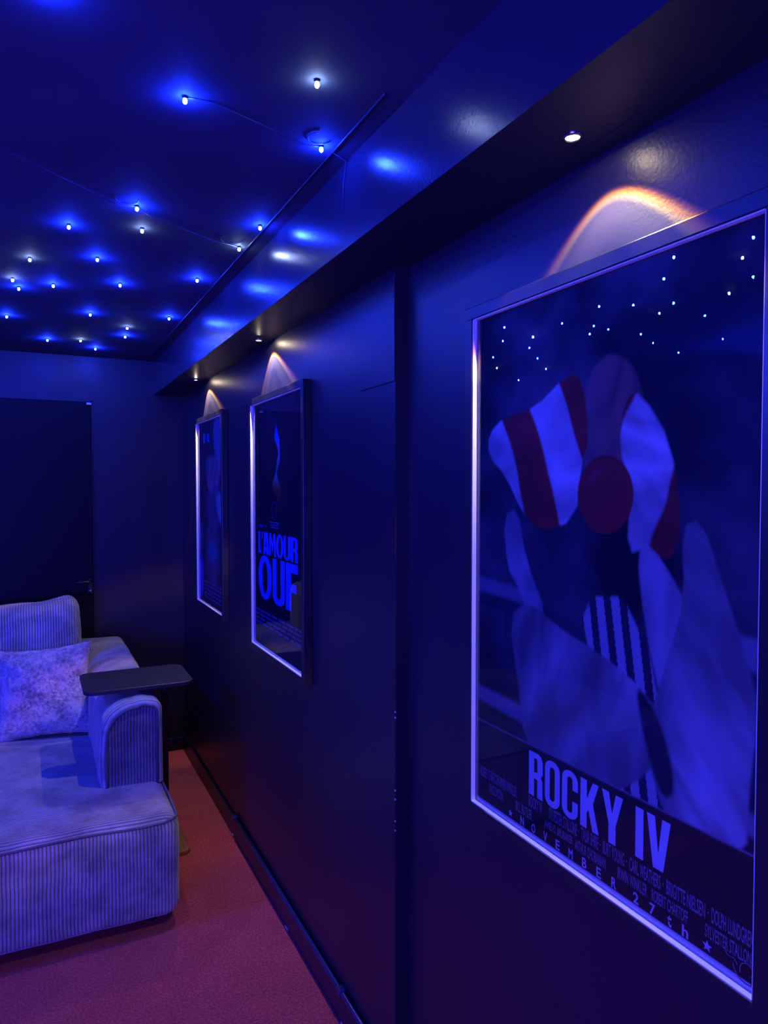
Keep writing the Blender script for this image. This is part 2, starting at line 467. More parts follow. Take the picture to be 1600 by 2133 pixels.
# ------------------------------------------------------------------ lettering
def curve_mesh(polys, name='lettering'):
    cu = bpy.data.curves.new(name, 'CURVE'); cu.dimensions = '2D'; cu.fill_mode = 'BOTH'
    for p in polys:
        s = cu.splines.new('POLY'); s.points.add(len(p) - 1); s.use_cyclic_u = True
        for q, (x, y) in zip(s.points, p): q.co = (x, y, 0, 1)
    o = bpy.data.objects.new(name, cu); link(o)
    dg = bpy.context.evaluated_depsgraph_get(); dg.update()
    me = bpy.data.meshes.new_from_object(o.evaluated_get(dg))
    bpy.data.objects.remove(o); bpy.data.curves.remove(cu); return me
def text_pts(s, bold=0., space=1.):
    cu = bpy.data.curves.new('words', 'FONT'); cu.body = s; cu.offset = bold; cu.space_character = space; cu.resolution_u = 3
    o = bpy.data.objects.new('words', cu); link(o)
    dg = bpy.context.evaluated_depsgraph_get(); dg.update()
    me = bpy.data.meshes.new_from_object(o.evaluated_get(dg))
    bpy.data.objects.remove(o); bpy.data.curves.remove(cu); return me
def rrect(x0, y0, x1, y1, rx, ry=None, n=6):
    ry = ry or rx; out = []
    for cx, cy, a in ((x1 - rx, y0 + ry, -PI / 2), (x1 - rx, y1 - ry, 0), (x0 + rx, y1 - ry, PI / 2), (x0 + rx, y0 + ry, PI)):
        for i in range(n + 1):
            b = a + PI / 2 * i / n; out.append((cx + rx * math.cos(b), cy + ry * math.sin(b)))
    return out
def glyph(ch, w, T, sl=.0):
    """heavy condensed capitals in a box w x 1, stem thickness T"""
    t = T; h = min(.13, T * .8)
    if ch == 'I': return [[(0, 0), (t, 0), (t, 1), (0, 1)]], t
    if ch == 'L': return [[(0, 0), (w, 0), (w, h * 1.25), (t, h * 1.25), (t, 1), (0, 1)]], w
    if ch == 'F': return [[(0, 0), (t, 0), (t, .40), (w * .88, .40), (w * .88, .40 + h * 1.4), (t, .40 + h * 1.4), (t, 1 - h * 1.5), (w, 1 - h * 1.5), (w, 1), (0, 1)]], w
    if ch == "'": return [[(.02, .66), (t * .55, .66), (t * .8, 1), (.0, 1)]], t * .8
    if ch == 'O': return [rrect(0, -.01, w, 1.01, w * .46, .2 if w < .6 else .48, 8), rrect(t, .13, w - t, .87, (w - 2 * t) * .48, .08 if w < .6 else .35, 8)], w
    if ch == 'U':
        o = [(0, 1), (0, .2)] + [(w / 2 - w / 2 * math.cos(PI * i / 12), .19 - .2 * math.sin(PI * i / 12)) for i in range(13)] + [(w, 1), (w - t, 1), (w - t, .2)]
        o += [(w / 2 + (w / 2 - t) * math.cos(PI * i / 10), .2 - .07 * math.sin(PI * i / 10)) for i in range(11)] + [(t, 1)]
        return [o], w
    if ch == 'C':
        a = rrect(0, -.01, w, 1.01, w * .46, .2, 8)
        # outer outline cut open on the right side
        i = w - t
        o = [(w, .62), (w, .80)] + [(w / 2 + w / 2 * math.cos(PI * k / 12), .81 + .2 * math.sin(PI * k / 12)) for k in range(13)]
        o += [(w / 2 + w / 2 * math.cos(PI + PI * k / 12), .19 + .2 * math.sin(PI + PI * k / 12)) for k in range(13)] + [(w, .39), (i, .39)]
        o += [(w / 2 + (w / 2 - t) * math.cos(2 * PI - PI * k / 10), .19 + .07 * math.sin(2 * PI - PI * k / 10)) for k in range(11)]
        o += [(w / 2 + (w / 2 - t) * math.cos(PI - PI * k / 10), .81 + .07 * math.sin(PI - PI * k / 10)) for k in range(11)] + [(i, .62)]
        return [o], w
    if ch == 'R':
        o = [(0, 0), (t, 0), (t, .42), (w - t, .40), (w - t, 0), (w, 0), (w - .01, .42), (w * .86, .49), (w, .57), (w, .84), (w * .9, .95), (w * .7, 1), (0, 1)]
        return [o, [(t, .55), (w - t, .57), (w - t, .84), (w - t * 1.1, .875), (t, .875)]], w
    if ch == 'K': return [[(0, 0), (t, 0), (t, .33), (t * 1.25, .40), (w - t * .95, 0), (w, 0), (w * .68, .56), (w * .97, 1), (w - t * .95, 1), (t, .62), (t, 1), (0, 1)]], w
    if ch == 'Y': c = w / 2; return [[(c - t / 2, 0), (c + t / 2, 0), (c + t / 2, .38), (w, 1), (w - t, 1), (c, .60), (t, 1), (0, 1), (c - t / 2, .38)]], w
    if ch == 'V': c = w / 2; return [[(c - t * .62, 0), (c + t * .62, 0), (w, 1), (w - t, 1), (c, .30), (t, 1), (0, 1)]], w
    if ch == 'A': c = w / 2; return [[(0, 0), (t * .9, 0), (t * 1.05, .16), (w - t * 1.05, .16), (w - t * .9, 0), (w, 0), (c + t * .75, 1), (c - t * .75, 1)], [(c - t * .25, .34), (c + t * .25, .34), (c, .72)]], w
    if ch == 'M': c = w / 2; return [[(0, 0), (t * .72, 0), (t * .8, .62), (c, .1), (w - t * .8, .62), (w - t * .72, 0), (w, 0), (w - t * .15, 1), (w - t * .95, 1), (c, .55), (t * .95, 1), (t * .15, 1)]], w
def star5(cx, cy, rx, ry):
    return [(cx + (rx if i % 2 == 0 else rx * .42) * math.sin(PI * i / 5), cy + (ry if i % 2 == 0 else ry * .42) * math.cos(PI * i / 5)) for i in range(10)]

class Sheet:
    """places print coordinates (u from the far edge, v from the bottom) on a poster plane facing -X"""
    def __init__(s, x, yfar, ynear, z0, z1): s.x, s.yf, s.yn, s.z0, s.z1 = x, yfar, ynear, z0, z1
    def w(s, u, v, lift=0): return Vector((s.x - lift, s.yf + (s.yn - s.yf) * u, s.z0 + (s.z1 - s.z0) * v))
    def fit(s, me, u0, v0, u1, v1, lift=.0006, own=True):
        co = np.empty(len(me.vertices) * 3); me.vertices.foreach_get('co', co); co = co.reshape(-1, 3)
        lo, hi = co.min(0), co.max(0); d = np.maximum(hi - lo, 1e-6)
        uu = u0 + (co[:, 0] - lo[0]) / d[0] * (u1 - u0); vv = v0 + (co[:, 1] - lo[1]) / d[1] * (v1 - v0)
        out = np.stack([np.full(len(uu), s.x - lift), s.yf + (s.yn - s.yf) * uu, s.z0 + (s.z1 - s.z0) * vv], 1)
        me.vertices.foreach_set('co', out.ravel()); me.update(); return me
    def polys(s, polys, lift=.0006):
        me = curve_mesh(polys)
        co = np.empty(len(me.vertices) * 3); me.vertices.foreach_get('co', co); co = co.reshape(-1, 3)
        out = np.stack([np.full(len(co), s.x - lift), s.yf + (s.yn - s.yf) * co[:, 0], s.z0 + (s.z1 - s.z0) * co[:, 1]], 1)
        me.vertices.foreach_set('co', out.ravel()); me.update(); return me
def join(meshes, name):
    bm = BM()
    for me in meshes:
        bm.from_mesh(me); bpy.data.meshes.remove(me)
    me = bpy.data.meshes.new(name); bm.to_mesh(me); bm.free(); return me
def word(polyset, u0, v0, u1, v1, glyphs, gap):
    """lay heavy glyphs [(char, width, stem)] side by side and fit them into a box of the sheet"""
    x = 0; P = []
    for g in glyphs:
        if g is None: x += gap * 3; continue
        ps, adv = glyph(*g)
        P += [[(a + x, b) for a, b in p] for p in ps]; x += adv + gap
    x -= gap
    return [[(u0 + a / x * (u1 - u0), v0 + b * (v1 - v0)) for a, b in p] for p in P]

# ------------------------------------------------------------------ printed pictures (soft abstract pictures computed as a colour grid)
def vnoise(u, v, s, seed):
    rs = np.random.RandomState(seed); g = rs.rand(64, 64)
    x, y = u * s, v * s; i, j = np.floor(x).astype(int), np.floor(y).astype(int); fx, fy = x - i, y - j
    fx = fx * fx * (3 - 2 * fx); fy = fy * fy * (3 - 2 * fy)
    g_ = lambda a, b: g[a % 64, b % 64]
    return (g_(i, j) * (1 - fx) + g_(i + 1, j) * fx) * (1 - fy) + (g_(i, j + 1) * (1 - fx) + g_(i + 1, j + 1) * fx) * fy
def fbm(u, v, s, seed, o=4):
    r = 0; a = .5; 
    for k in range(o): r = r + a * vnoise(u, v, s * 2 ** k, seed + k); a *= .5
    return r / .9375
def smoothpoly(p, it=2):
    p = [tuple(q) for q in p]
    for _ in range(it):
        q = []
        for a, b in zip(p, p[1:] + p[:1]): q += [(a[0] * .75 + b[0] * .25, a[1] * .75 + b[1] * .25), (a[0] * .25 + b[0] * .75, a[1] * .25 + b[1] * .75)]
        p = q
    return p
def mask(U, V, p, soft=.004, smooth=2, asp=1.5):
    p = smoothpoly(p, smooth)
    ins = np.zeros(U.shape, bool); dist = np.full(U.shape, 9.)
    for (x0, y0), (x1, y1) in zip(p, p[1:] + p[:1]):
        y0 *= asp; y1 *= asp; Va = V * asp
        c = ((y0 > Va) != (y1 > Va)) & (U < (x1 - x0) * (Va - y0) / (y1 - y0 + 1e-12) + x0); ins ^= c
        dx, dy = x1 - x0, y1 - y0; tt = np.clip(((U - x0) * dx + (Va - y0) * dy) / (dx * dx + dy * dy + 1e-12), 0, 1)
        dist = np.minimum(dist, np.hypot(U - x0 - tt * dx, Va - y0 - tt * dy))
    return np.clip(.5 + np.where(ins, dist, -dist) / soft / 2, 0, 1)
def over(img, c, m): return img * (1 - m[..., None]) + np.asarray(c) * m[..., None]
def folds(U, V, ang, s, seed, k=2.2):
    a = math.radians(ang); p = U * math.cos(a) + V * 1.5 * math.sin(a); q = -U * math.sin(a) + V * 1.5 * math.cos(a)
    n = fbm(p * .35 + 3, q * 1.2 + 5, s, seed, 3) + .35 * fbm(p + 9, q + 2, s * .8, seed + 9, 3)
    r = 1 - np.abs(((n * k * 2) % 2) - 1)
    return r
def grid(nu, nv):
    u = (np.arange(nu) + .0) / (nu - 1); v = np.arange(nv) / (nv - 1.); return np.meshgrid(u, v)
def print_mesh(sh, img):
    nv, nu = img.shape[:2]
    U, V = grid(nu, nv)
    co = np.stack([np.full(U.size, sh.x), (sh.yf + (sh.yn - sh.yf) * U).ravel(), (sh.z0 + (sh.z1 - sh.z0) * V).ravel()], 1)
    i = np.arange(nu * nv).reshape(nv, nu)
    F = np.stack([i[:-1, :-1], i[1:, :-1], i[1:, 1:], i[:-1, 1:]], -1).reshape(-1, 4)
    me = bpy.data.meshes.new('print'); me.from_pydata(co.tolist(), [], F.tolist())
    at = me.color_attributes.new('ink', 'FLOAT_COLOR', 'POINT')
    at.data.foreach_set('color', np.concatenate([np.clip(img, 0, 1).reshape(-1, 3), np.ones((nu * nv, 1))], 1).ravel().astype(np.float32))
    return me

def poster_frame(label, wallx, xf, y0, y1, z0, z1, b=.027, group='framed posters'):
    """y0<y1, z0<z1: the opening; b: face width of the black moulding"""
    t = thing('framed_poster', (wallx, (y0 + y1) / 2, z0 - b), label, 'poster')
    bm = BM(); g = .0006
    Y0, Y1, Z0, Z1 = y0 - b, y1 + b, z0 - b, z1 + b
    bv = .002
    add_box(bm, xf, wallx - g, Y0, Y1, Z0, z0, bv); add_box(bm, xf, wallx - g, Y0, Y1, z1, Z1, bv)
    add_box(bm, xf, wallx - g, Y0, y0, z0 - bv, z1 + bv, bv); add_box(bm, xf, wallx - g, y1, Y1, z0 - bv, z1 + bv, bv)
    obj('frame', bm, M['black_frame'], t)
    xp = xf + .0150; q = .0018; s = xf + .0022; xg = xp - .0030
    bm = BM()
    add_box(bm, s, xp, y0, y1, z0, z0 + q); add_box(bm, s, xp, y0, y1, z1 - q, z1)
    add_box(bm, s, xp, y0, y0 + q, z0, z1); add_box(bm, s, xp, y1 - q, y1, z0, z1)
    obj('liner', bm, M['liner'], t)
    bm = BM(); add_box(bm, xp + .0015, xp + .006, y0, y1, z0, z1); obj('backing_board', bm, M['black_frame'], t)
    bm = BM(); vs = [bm.verts.new(p) for p in ((xg, y0 + q, z0 + q), (xg, y0 + q, z1 - q), (xg, y1 - q, z1 - q), (xg, y1 - q, z0 + q))]; bm.faces.new(vs); obj('pane', bm, M['pane'], t)
    return t, Sheet(xp + .0008, y1, y0, z0, z1)

# --- largest poster, on the near stretch of wall
P1, sh = poster_frame('largest framed poster, pale cloth and red stripes above a tall pale title', XN, .845, .623, 1.306, H - .681, H + .357)
U0, V0 = grid(330, 500); U, V = (U0 - .0115) / .994, (V0 - .0039) / .994
img = np.zeros(U.shape + (3,))
sky = fbm(U * .8, V * 1.4, 4, 11, 5)
img[:] = np.array([.010, .010, .022]) + (np.clip(sky - .38, 0, 1) ** 1.3 * (.25 + .75 * V))[..., None] * np.array([.55, .55, .70])  # printed clouds, brightened to stand in for haze reflected by the pane
# pale rails behind
for p in ([(0, .472), (.30, .462), (.30, .435), (0, .443)], [(0, .245), (.30, .238), (.30, .205), (0, .215)], [(.85, .465), (1.02, .46), (1.02, .415), (.85, .425)], [(.88, .235), (1.02, .23), (1.02, .20), (.88, .205)]):
    img = over(img, (.26, .25, .30), mask(U, V, p, .008, 0))
# long scarf in red and white stripes that loops through the upper half
def ribbon(pts, wid, n=120):
    pts = np.array(pts); t_ = np.linspace(0, len(pts) - 1, n)
    # Catmull-Rom
    def cr(t):
        i = int(min(max(math.floor(t), 0), len(pts) - 2)); f = t - i
        p0, p1, p2, p3 = pts[max(i - 1, 0)], pts[i], pts[i + 1], pts[min(i + 2, len(pts) - 1)]
        return .5 * (2 * p1 + (p2 - p0) * f + (2 * p0 - 5 * p1 + 4 * p2 - p3) * f * f + (3 * p1 - p0 - 3 * p2 + p3) * f ** 3)
    C = np.array([cr(x) for x in t_]); C[:, 1] *= 1.5
    best = np.full(U.shape, 9.); side = np.zeros(U.shape); along = np.zeros(U.shape)
    for k in range(n - 1):
        a, b_ = C[k], C[k + 1]; d_ = b_ - a; L = np.hypot(*d_) + 1e-9
        tt = np.clip(((U - a[0]) * d_[0] + (V * 1.5 - a[1]) * d_[1]) / L ** 2, 0, 1)
        qx, qy = U - a[0] - tt * d_[0], V * 1.5 - a[1] - tt * d_[1]; D = np.hypot(qx, qy)
        m_ = D < best; best = np.where(m_, D, best); side = np.where(m_, np.sign(d_[0] * qy - d_[1] * qx) * D, side); along = np.where(m_, (k + tt) / (n - 1), along)
    ww = wid(along)
    return np.clip((ww - best) / .004, 0, 1), side / ww, along
def drape(img, poly, ang, freq, ph, white, red, seed, warp=.05, cut=0., soft=.004):
    """a hanging piece of striped cloth"""
    a = math.radians(ang); wu = (fbm(U, V, 4, seed, 3) - .5) * warp * 2
    q = U * math.cos(a) + V * 1.5 * math.sin(a) + wu
    st = np.clip((np.sin(q * freq + ph) - cut) * 5 + .5, 0, 1)
    f_ = .45 + .45 * folds(U, V, ang + 8, 5, seed + 3) + .22 * folds(U, V, ang - 30, 9, seed + 5)
    c_ = (np.array(red) * (1 - st[..., None]) + np.array(white) * st[..., None]) * f_[..., None]
    m_ = mask(U, V, poly, soft, 1)
    return img * (1 - m_[..., None]) + c_ * m_[..., None]
WH, RD = (.80, .77, .78), (.46, .05, .04)
img = over(img, (.50, .27, .20), mask(U, V, [(.47, .83), (.56, .88), (.66, .84), (.69, .74), (.66, .64), (.56, .62), (.47, .68)], .006, 2) * (.35 + .65 * folds(U, V, 75, 6, 31)))
img = drape(img, [(.05, .765), (.13, .795), (.27, .80), (.42, .855), (.47, .84), (.50, .74), (.47, .70), (.45, .60), (.30, .575), (.22, .61), (.14, .68), (.05, .72)], 23, 24, 2.2, WH, RD, 71)
img = drape(img, [(.62, .80), (.67, .80), (.76, .72), (.79, .60), (.76, .545), (.70, .57), (.63, .55), (.64, .66), (.60, .72)], -18, 21, 1.0, WH, RD, 83)
# plain red disc
dd = np.hypot(U - .553, (V - .645) * 1.5); img = over(img, (.36, .035, .03), np.clip((.098 - dd) / .004, 0, 1))
img = over(img, (.62, .30, .28), np.clip((.02 - np.abs(np.hypot(U - .56, (V - .64) * 1.5) - .068)) / .02, 0, 1) * np.clip((V - .655) * 14, 0, 1) * np.clip((.57 - U) * 12, 0, 1))
# upright streamers of cloth, dark and pale by turns
m_ = mask(U, V, [(.46, .47), (.67, .49), (.80, .16), (.60, .15), (.53, .33)], .004, 1)
st = (np.sin((U - .25 * (.45 - V)) * 118) > -.1).astype(float)
c_ = np.where(st[..., None] > .5, np.array([.46, .45, .50]), np.array([.035, .035, .07]))
img = img * (1 - m_[..., None]) + c_ * m_[..., None]
for k, p in enumerate(([(.66, .56), (.70, .575), (.80, .50), (.84, .44), (.80, .30), (.74, .34), (.69, .44)], [(.13, .60), (.20, .62), (.24, .52), (.34, .42), (.27, .40), (.20, .47), (.15, .50)])):
    img = over(img, (.46, .45, .48), mask(U, V, p, .004, 1) * (.45 + .55 * folds(U, V, 80 + 30 * k, 6, 40 + k)))
# two broad billows of pale cloth in the lower half
for k, (p, ang, base) in enumerate((([(.16, .405), (.25, .445), (.40, .405), (.54, .385), (.70, .345), (.76, .285), (.70, .215), (.56, .15), (.36, .145), (.24, .17), (.205, .285)], 55, .46),
                             ([(.70, .30), (.755, .40), (.80, .50), (.79, .60), (.84, .615), (.90, .52), (.95, .44), (.985, .37), (.965, .28), (.96, .16), (.80, .15), (.72, .20)], 100, .50))):
    f_ = folds(U, V, ang, 3.4, 60 + 7 * k, 1.8); m_ = mask(U, V, p, .004, 1)
    w2 = folds(U, V, ang + 25, 9, 90 + k, 2.6); dark = np.clip(.42 + .70 * f_ ** 1.2 + .35 * (w2 - .5) * (.4 + f_), .25, 1.25)
    img = img * (1 - m_[..., None]) + (np.array([base, base * .98, base * 1.02]) * dark[..., None]) * m_[..., None]
img = over(img, (.03, .03, .05), mask(U, V, [(.66, .36), (.74, .31), (.79, .215), (.74, .19), (.68, .29)], .006, 2))
# title band
lv = .172 + .006 * U
img = np.where((V < lv)[..., None], np.array([.020, .016, .022]) + (.02 * fbm(U, V, 6, 3))[..., None], img)
img = over(img, (.30, .28, .32), np.clip(1 - np.abs(V - lv) / .0028, 0, 1))
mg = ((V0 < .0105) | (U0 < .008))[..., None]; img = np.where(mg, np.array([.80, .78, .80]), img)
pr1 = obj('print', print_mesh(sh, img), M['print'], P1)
sh = Sheet(sh.x, sh.yf - .683 * .0115, sh.yf - .683 * (.0115 + .994), sh.z0 + 1.038 * .0039, sh.z0 + 1.038 * (.0039 + .994))
tt_ = word(None, .262, .080, .628, .163, [('R', .40, .155), ('O', .40, .135), ('C', .40, .135), ('K', .44, .155), ('Y', .46, .155)], .06)
tt_ += word(None, .668, .084, .772, .163, [('I', .17, .165), ('V', .46, .16)], .065)
obj('title_lettering', sh.polys(tt_), M['ink_white'], pr1)
ms = []
for s_, a, b_ in (('ROBERT CHARTOFF-IRWIN WINKLER', .015, .205), ('ROCKY IV', .262, .322), ('SYLVESTER STALLONE', .352, .466), ('\u00b7', .472, .475), ('TALIA SHIRE', .482, .545), ('\u00b7', .551, .554), ('BURT YOUNG', .561, .634),
                ('\u00b7', .640, .643), ('CARL WEATHERS', .65, .745), ('\u00b7', .751, .754), ('BRIGITTE NIELSEN', .762, .866), ('\u00b7', .872, .875), ('DOLPH LUNDGREN', .882, .980)):
    dot = s_ == '\u00b7'
    ms.append(sh.fit(text_pts('.' if dot else s_, .012), a, .0655 if dot else .0555, b_, .0685 if dot else .0775))
for s_, a, b_ in (('VINCE DICOLA', .062, .137), ('BILL BUTLER', .200, .277), ('JAMES D. BRUBAKER', .332, .450), ('ARTHUR CHOBANIAN', .458, .572), ('IRWIN WINKLER', .612, .706), ('ROBERT CHARTOFF', .720, .822), ('SYLVESTER STALLONE', .866, .982)):
    ms.append(sh.fit(text_pts(s_, .012), a, .0310, b_, .0500))
obj('credit_lettering', join(ms, 'credits'), M['ink_grey'], pr1)
dl = []
for i_, ch in enumerate('NOVEMBER'):
    u_ = .232 + (.600 - .232) * i_ / 7; dl.append(sh.fit(text_pts(ch, .022), u_ - .0085, .0095, u_ + .0085, .0270))
for ch, u_ in (('2', .672), ('7', .722), ('t', .772), ('h', .815)):
    dl.append(sh.fit(text_pts(ch, .022), u_ - (.006 if ch == 't' else .0085), .0095, u_ + (.006 if ch == 't' else .0085), .0270))
for me in dl: obj('date_letter', me, M['ink_white'], pr1)
obj('printed_star', sh.polys([star5(.175, .018, .012, .008)]), M['ink_white'], pr1); obj('printed_star', sh.polys([star5(.872, .019, .013, .0085)]), M['ink_white'], pr1)
bm = BM()
def swirl(c0, c1, r0, r1, a0, a1, n=24):
    return [sh.w(c0 + (r0 + (r1 - r0) * i / n) * math.cos(a0 + (a1 - a0) * i / n), c1 + .67 * (r0 + (r1 - r0) * i / n) * math.sin(a0 + (a1 - a0) * i / n), .0012) for i in range(n + 1)]
add_tube(bm, swirl(.972, .0215, .022, .006, 3.6, -1.2), .0007, 5); add_tube(bm, swirl(.965, .024, .030, .030, 3.3, 5.2), .0007, 5)
add_tube(bm, [sh.w(.915, .034, .0012), sh.w(.922, .027, .0012), sh.w(.938, .028, .0012), sh.w(.945, .022, .0012)], .0007, 5)
obj('swirl_emblem', bm, M['ink_grey'], pr1)

# --- middle poster
P2, sh = poster_frame("middle framed poster, dark print with a big two-line bright blue title", XF, .838, 2.382, 3.027, H - .666, H + .348)
U, V = grid(180, 280)
img = np.zeros(U.shape + (3,)); img[:] = (.014, .012, .026)
img += np.clip(fbm(U, V, 5, 21, 4) - .45, 0, 1)[..., None] * np.array([.30, .05, .09]) * np.clip(V * 1.6 - .6, 0, 1)[..., None]
img = over(img, (.11, .025, .05), mask(U, V, [(.0, 1.), (.07, 1.), (.10, .80), (.05, .70), (0, .70)], .03, 1) * .8)
img = over(img, (.16, .03, .05), mask(U, V, [(.18, .85), (.34, .86), (.42, .78), (.38, .70), (.24, .72)], .05, 2) * .6)
img = over(img, (.15, .02, .05), mask(U, V, [(.58, .95), (.85, 1.), (.85, .9), (.70, .70), (.62, .55), (.56, .7)], .06, 2) * .6)
# a narrow wavering ray of light running from blue to orange and red
ctr = .52 + .030 * np.sin(V * 34) - .25 * (.8 - V) * .25; hw = .012 + .040 * np.clip(1 - np.abs(V - .845) / .055, 0, 1) + .020 * np.clip(1 - np.abs(V - .76) / .05, 0, 1) + .085 * np.clip(1 - np.abs(V - .655) / .06, 0, 1) * (1 - .3 * np.clip((.66 - V) * 10, 0, 1))
band = np.clip((hw - np.abs(U - ctr)) / .012, 0, 1) * np.clip((.905 - V) / .02, 0, 1) * np.clip((V - .52) / .03, 0, 1)
stops = [(.52, (.10, .012, .03)), (.60, (.30, .03, .04)), (.645, (.42, .09, .03)), (.675, (.46, .33, .12)), (.70, (.40, .40, .40)), (.80, (.50, .50, .62)), (.86, (.10, .16, .80)), (.91, (.06, .1, .6))]
cc = np.stack([np.interp(V, [s_[0] for s_ in stops], [s_[1][k] for s_ in stops]) for k in range(3)], -1)
img = img * (1 - band[..., None]) + cc * band[..., None]
low = np.clip((.22 - V) / .1, 0, 1); img += low[..., None] * np.array([.01, .01, .03])
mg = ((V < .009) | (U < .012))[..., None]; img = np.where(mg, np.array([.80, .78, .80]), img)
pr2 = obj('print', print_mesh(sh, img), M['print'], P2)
tt_ = word(None, .105, .388, .885, .478, [('L', .36, .22), ("'", .2, .2), ('A', .60, .25), ('M', .70, .24), ('O', .70, .22), ('U', .62, .22), ('R', .62, .24)], .02)
obj('title_lettering', sh.polys(tt_), M['ink_blue'], pr2)
tt_ = word(None, .105, .205, .885, .381, [('O', .70, .22), ('U', .58, .20), ('F', .52, .24)], .04)
obj('subtitle_lettering', sh.polys(tt_), M['ink_blue'], pr2)
bm = BM()
add_tube(bm, [sh.w(.455 + .055 * math.cos(a), .568 + .036 * math.sin(a), .0012) for a in [2 * PI * i / 24 for i in range(24)]], .0012, 5, True)
obj('round_emblem', bm, M['ink_dim'], pr2)
for v_, a, b_ in ((.521, .36, .55), (.511, .37, .54), (.502, .38, .54), (.503, .12, .30), (.497, .12, .20)): obj('text_line', sh.polys([[(a, v_ - .0026), (b_, v_ - .0026), (b_, v_ + .0026), (a, v_ + .0026)]]), M['ink_dim'], pr2)
def text_row(u0, u1, v, h):
    top, bot, x = [], [], u0
    while x < u1 - .03:
        e = min(u1, x + R.uniform(.05, .14)); g = R.uniform(.018, .035)
        top += [(x, v + h), (e, v + h), (e, v + .0004), (min(e + g, u1 + .001), v + .0004)]
        bot += [(x, v - h), (e, v - h), (e, v - .0004), (min(e + g, u1 + .001), v - .0004)]; x = e + g
    return top[:-2] + bot[:-2][::-1]
for r_ in range(4): obj('text_line', sh.polys([text_row(.05, .95, .150 - r_ * .017, .004)]), M['ink_dim'], pr2)

# --- farthest poster
P3, sh = poster_frame('farthest framed poster, muted pink, teal and purple print, nearest the back wall', XF, .838, 3.5655, 4.170, H - .640, H + .361)
U, V = grid(150, 240)
img = np.zeros(U.shape + (3,)); img[:] = (.018, .016, .045)
img = over(img, (.26, .26, .42), mask(U, V, [(.62, 1.), (1, 1), (1, .76), (.66, .80)], .03, 1))
img = over(img, (.75, .34, .42), mask(U, V, [(.30, .80), (.55, .81), (.98, .79), (.86, .68), (.60, .55), (.48, .60), (.32, .70)], .02, 1) * (.5 + .5 * folds(U, V, 60, 6, 8)))
img = over(img, (.22, .08, .22), mask(U, V, [(.35, .62), (.95, .66), (.9, .45), (.55, .42), (.30, .50)], .04, 2) * .9)
img = over(img, (.45, .55, .55), mask(U, V, [(.70, .60), (.90, .62), (.98, .48), (.86, .46), (.74, .52)], .02, 2))
img = over(img, (.65, .65, .85), mask(U, V, [(.86, .50), (.98, .50), (.96, .42), (.90, .43)], .015, 1))
img = over(img, (.28, .20, .26), mask(U, V, [(.30, .42), (.62, .50), (.85, .38), (.80, .12), (.30, .12)], .05, 2) * (.5 + .5 * folds(U, V, 85, 7, 4)))
img = over(img, (.07, .32, .42), mask(U, V, [(.36, .33), (.66, .37), (.74, .28), (.62, .24), (.40, .26)], .04, 2))
img = over(img, (.06, .08, .90), mask(U, V, [(.03, .22), (.14, .28), (.20, .12), (.12, .02), (.03, .02)], .02, 1))
img = over(img, (.2, .2, .6), mask(U, V, [(.04, .46), (.20, .42), (.12, .24), (.04, .26)], .03, 1) * .6)
pr3 = obj('print', print_mesh(sh, img), M['print'], P3)
for p in ([(.235, .885), (.30, .885), (.31, .935), (.225, .935)], [(.40, .93), (.47, .93), (.45, .90), (.50, .885), (.42, .885), (.38, .905)]): obj('title_letter', sh.polys([p]), M['ink_blue'], pr3)
for r_ in range(5): obj('text_line', sh.polys([text_row(.24, .94, .125 - r_ * .021, .005)]), M['ink_dim'], pr3)

# ------------------------------------------------------------------ sofa
SF = thing('sofa', (-.1, 3.5, 0), 'pale grey corduroy sofa with a deep seat against the back wall', 'sofa')
def by_normal(bm, top=2):
    bm.normal_update()
    for f in bm.faces:
        n = f.normal
        f.material_index = top if abs(n.z) > .62 else (0 if abs(n.y) >= abs(n.x) else 1)
    return bm
CM = [M['cord_x'], M['cord_y'], M['cord_y']]
SX0, SX1, SY0 = -1.45, .492, 2.80
bm = soft_box((SX0, SY0, .05), (SX1, 4.46, .448), .055, (90, 80, 18), bulge=(.016, .016, .018), wob=.005, wscale=3.5)
obj('seat', by_normal(bm), CM, SF, True)
bm = BM()
pz = .448 - .012; e = .018
loop = [(SX0 + .1, SY0 + .008 - .012, pz - .004)] + [(SX0 + .1 + (SX1 - .055 - SX0 - .1) * i / 24, SY0 + .010 - .004 + .003 * math.sin(i * 1.3), pz - .008 - .004 * math.sin(i * .9)) for i in range(1, 25)]
loop += [(SX1 - .055 + .05 * math.sin(PI / 2 * i / 8), SY0 + .06 - .052 * math.cos(PI / 2 * i / 8), pz - .006) for i in range(1, 9)]
loop += [(SX1 - .004 + .002 * math.sin(i), SY0 + .06 + 1.5 * i / 16, pz - .004) for i in range(1, 17)]
add_tube(bm, loop, .0048, 8); obj('seat_piping', bm, M['piping'], SF, True)
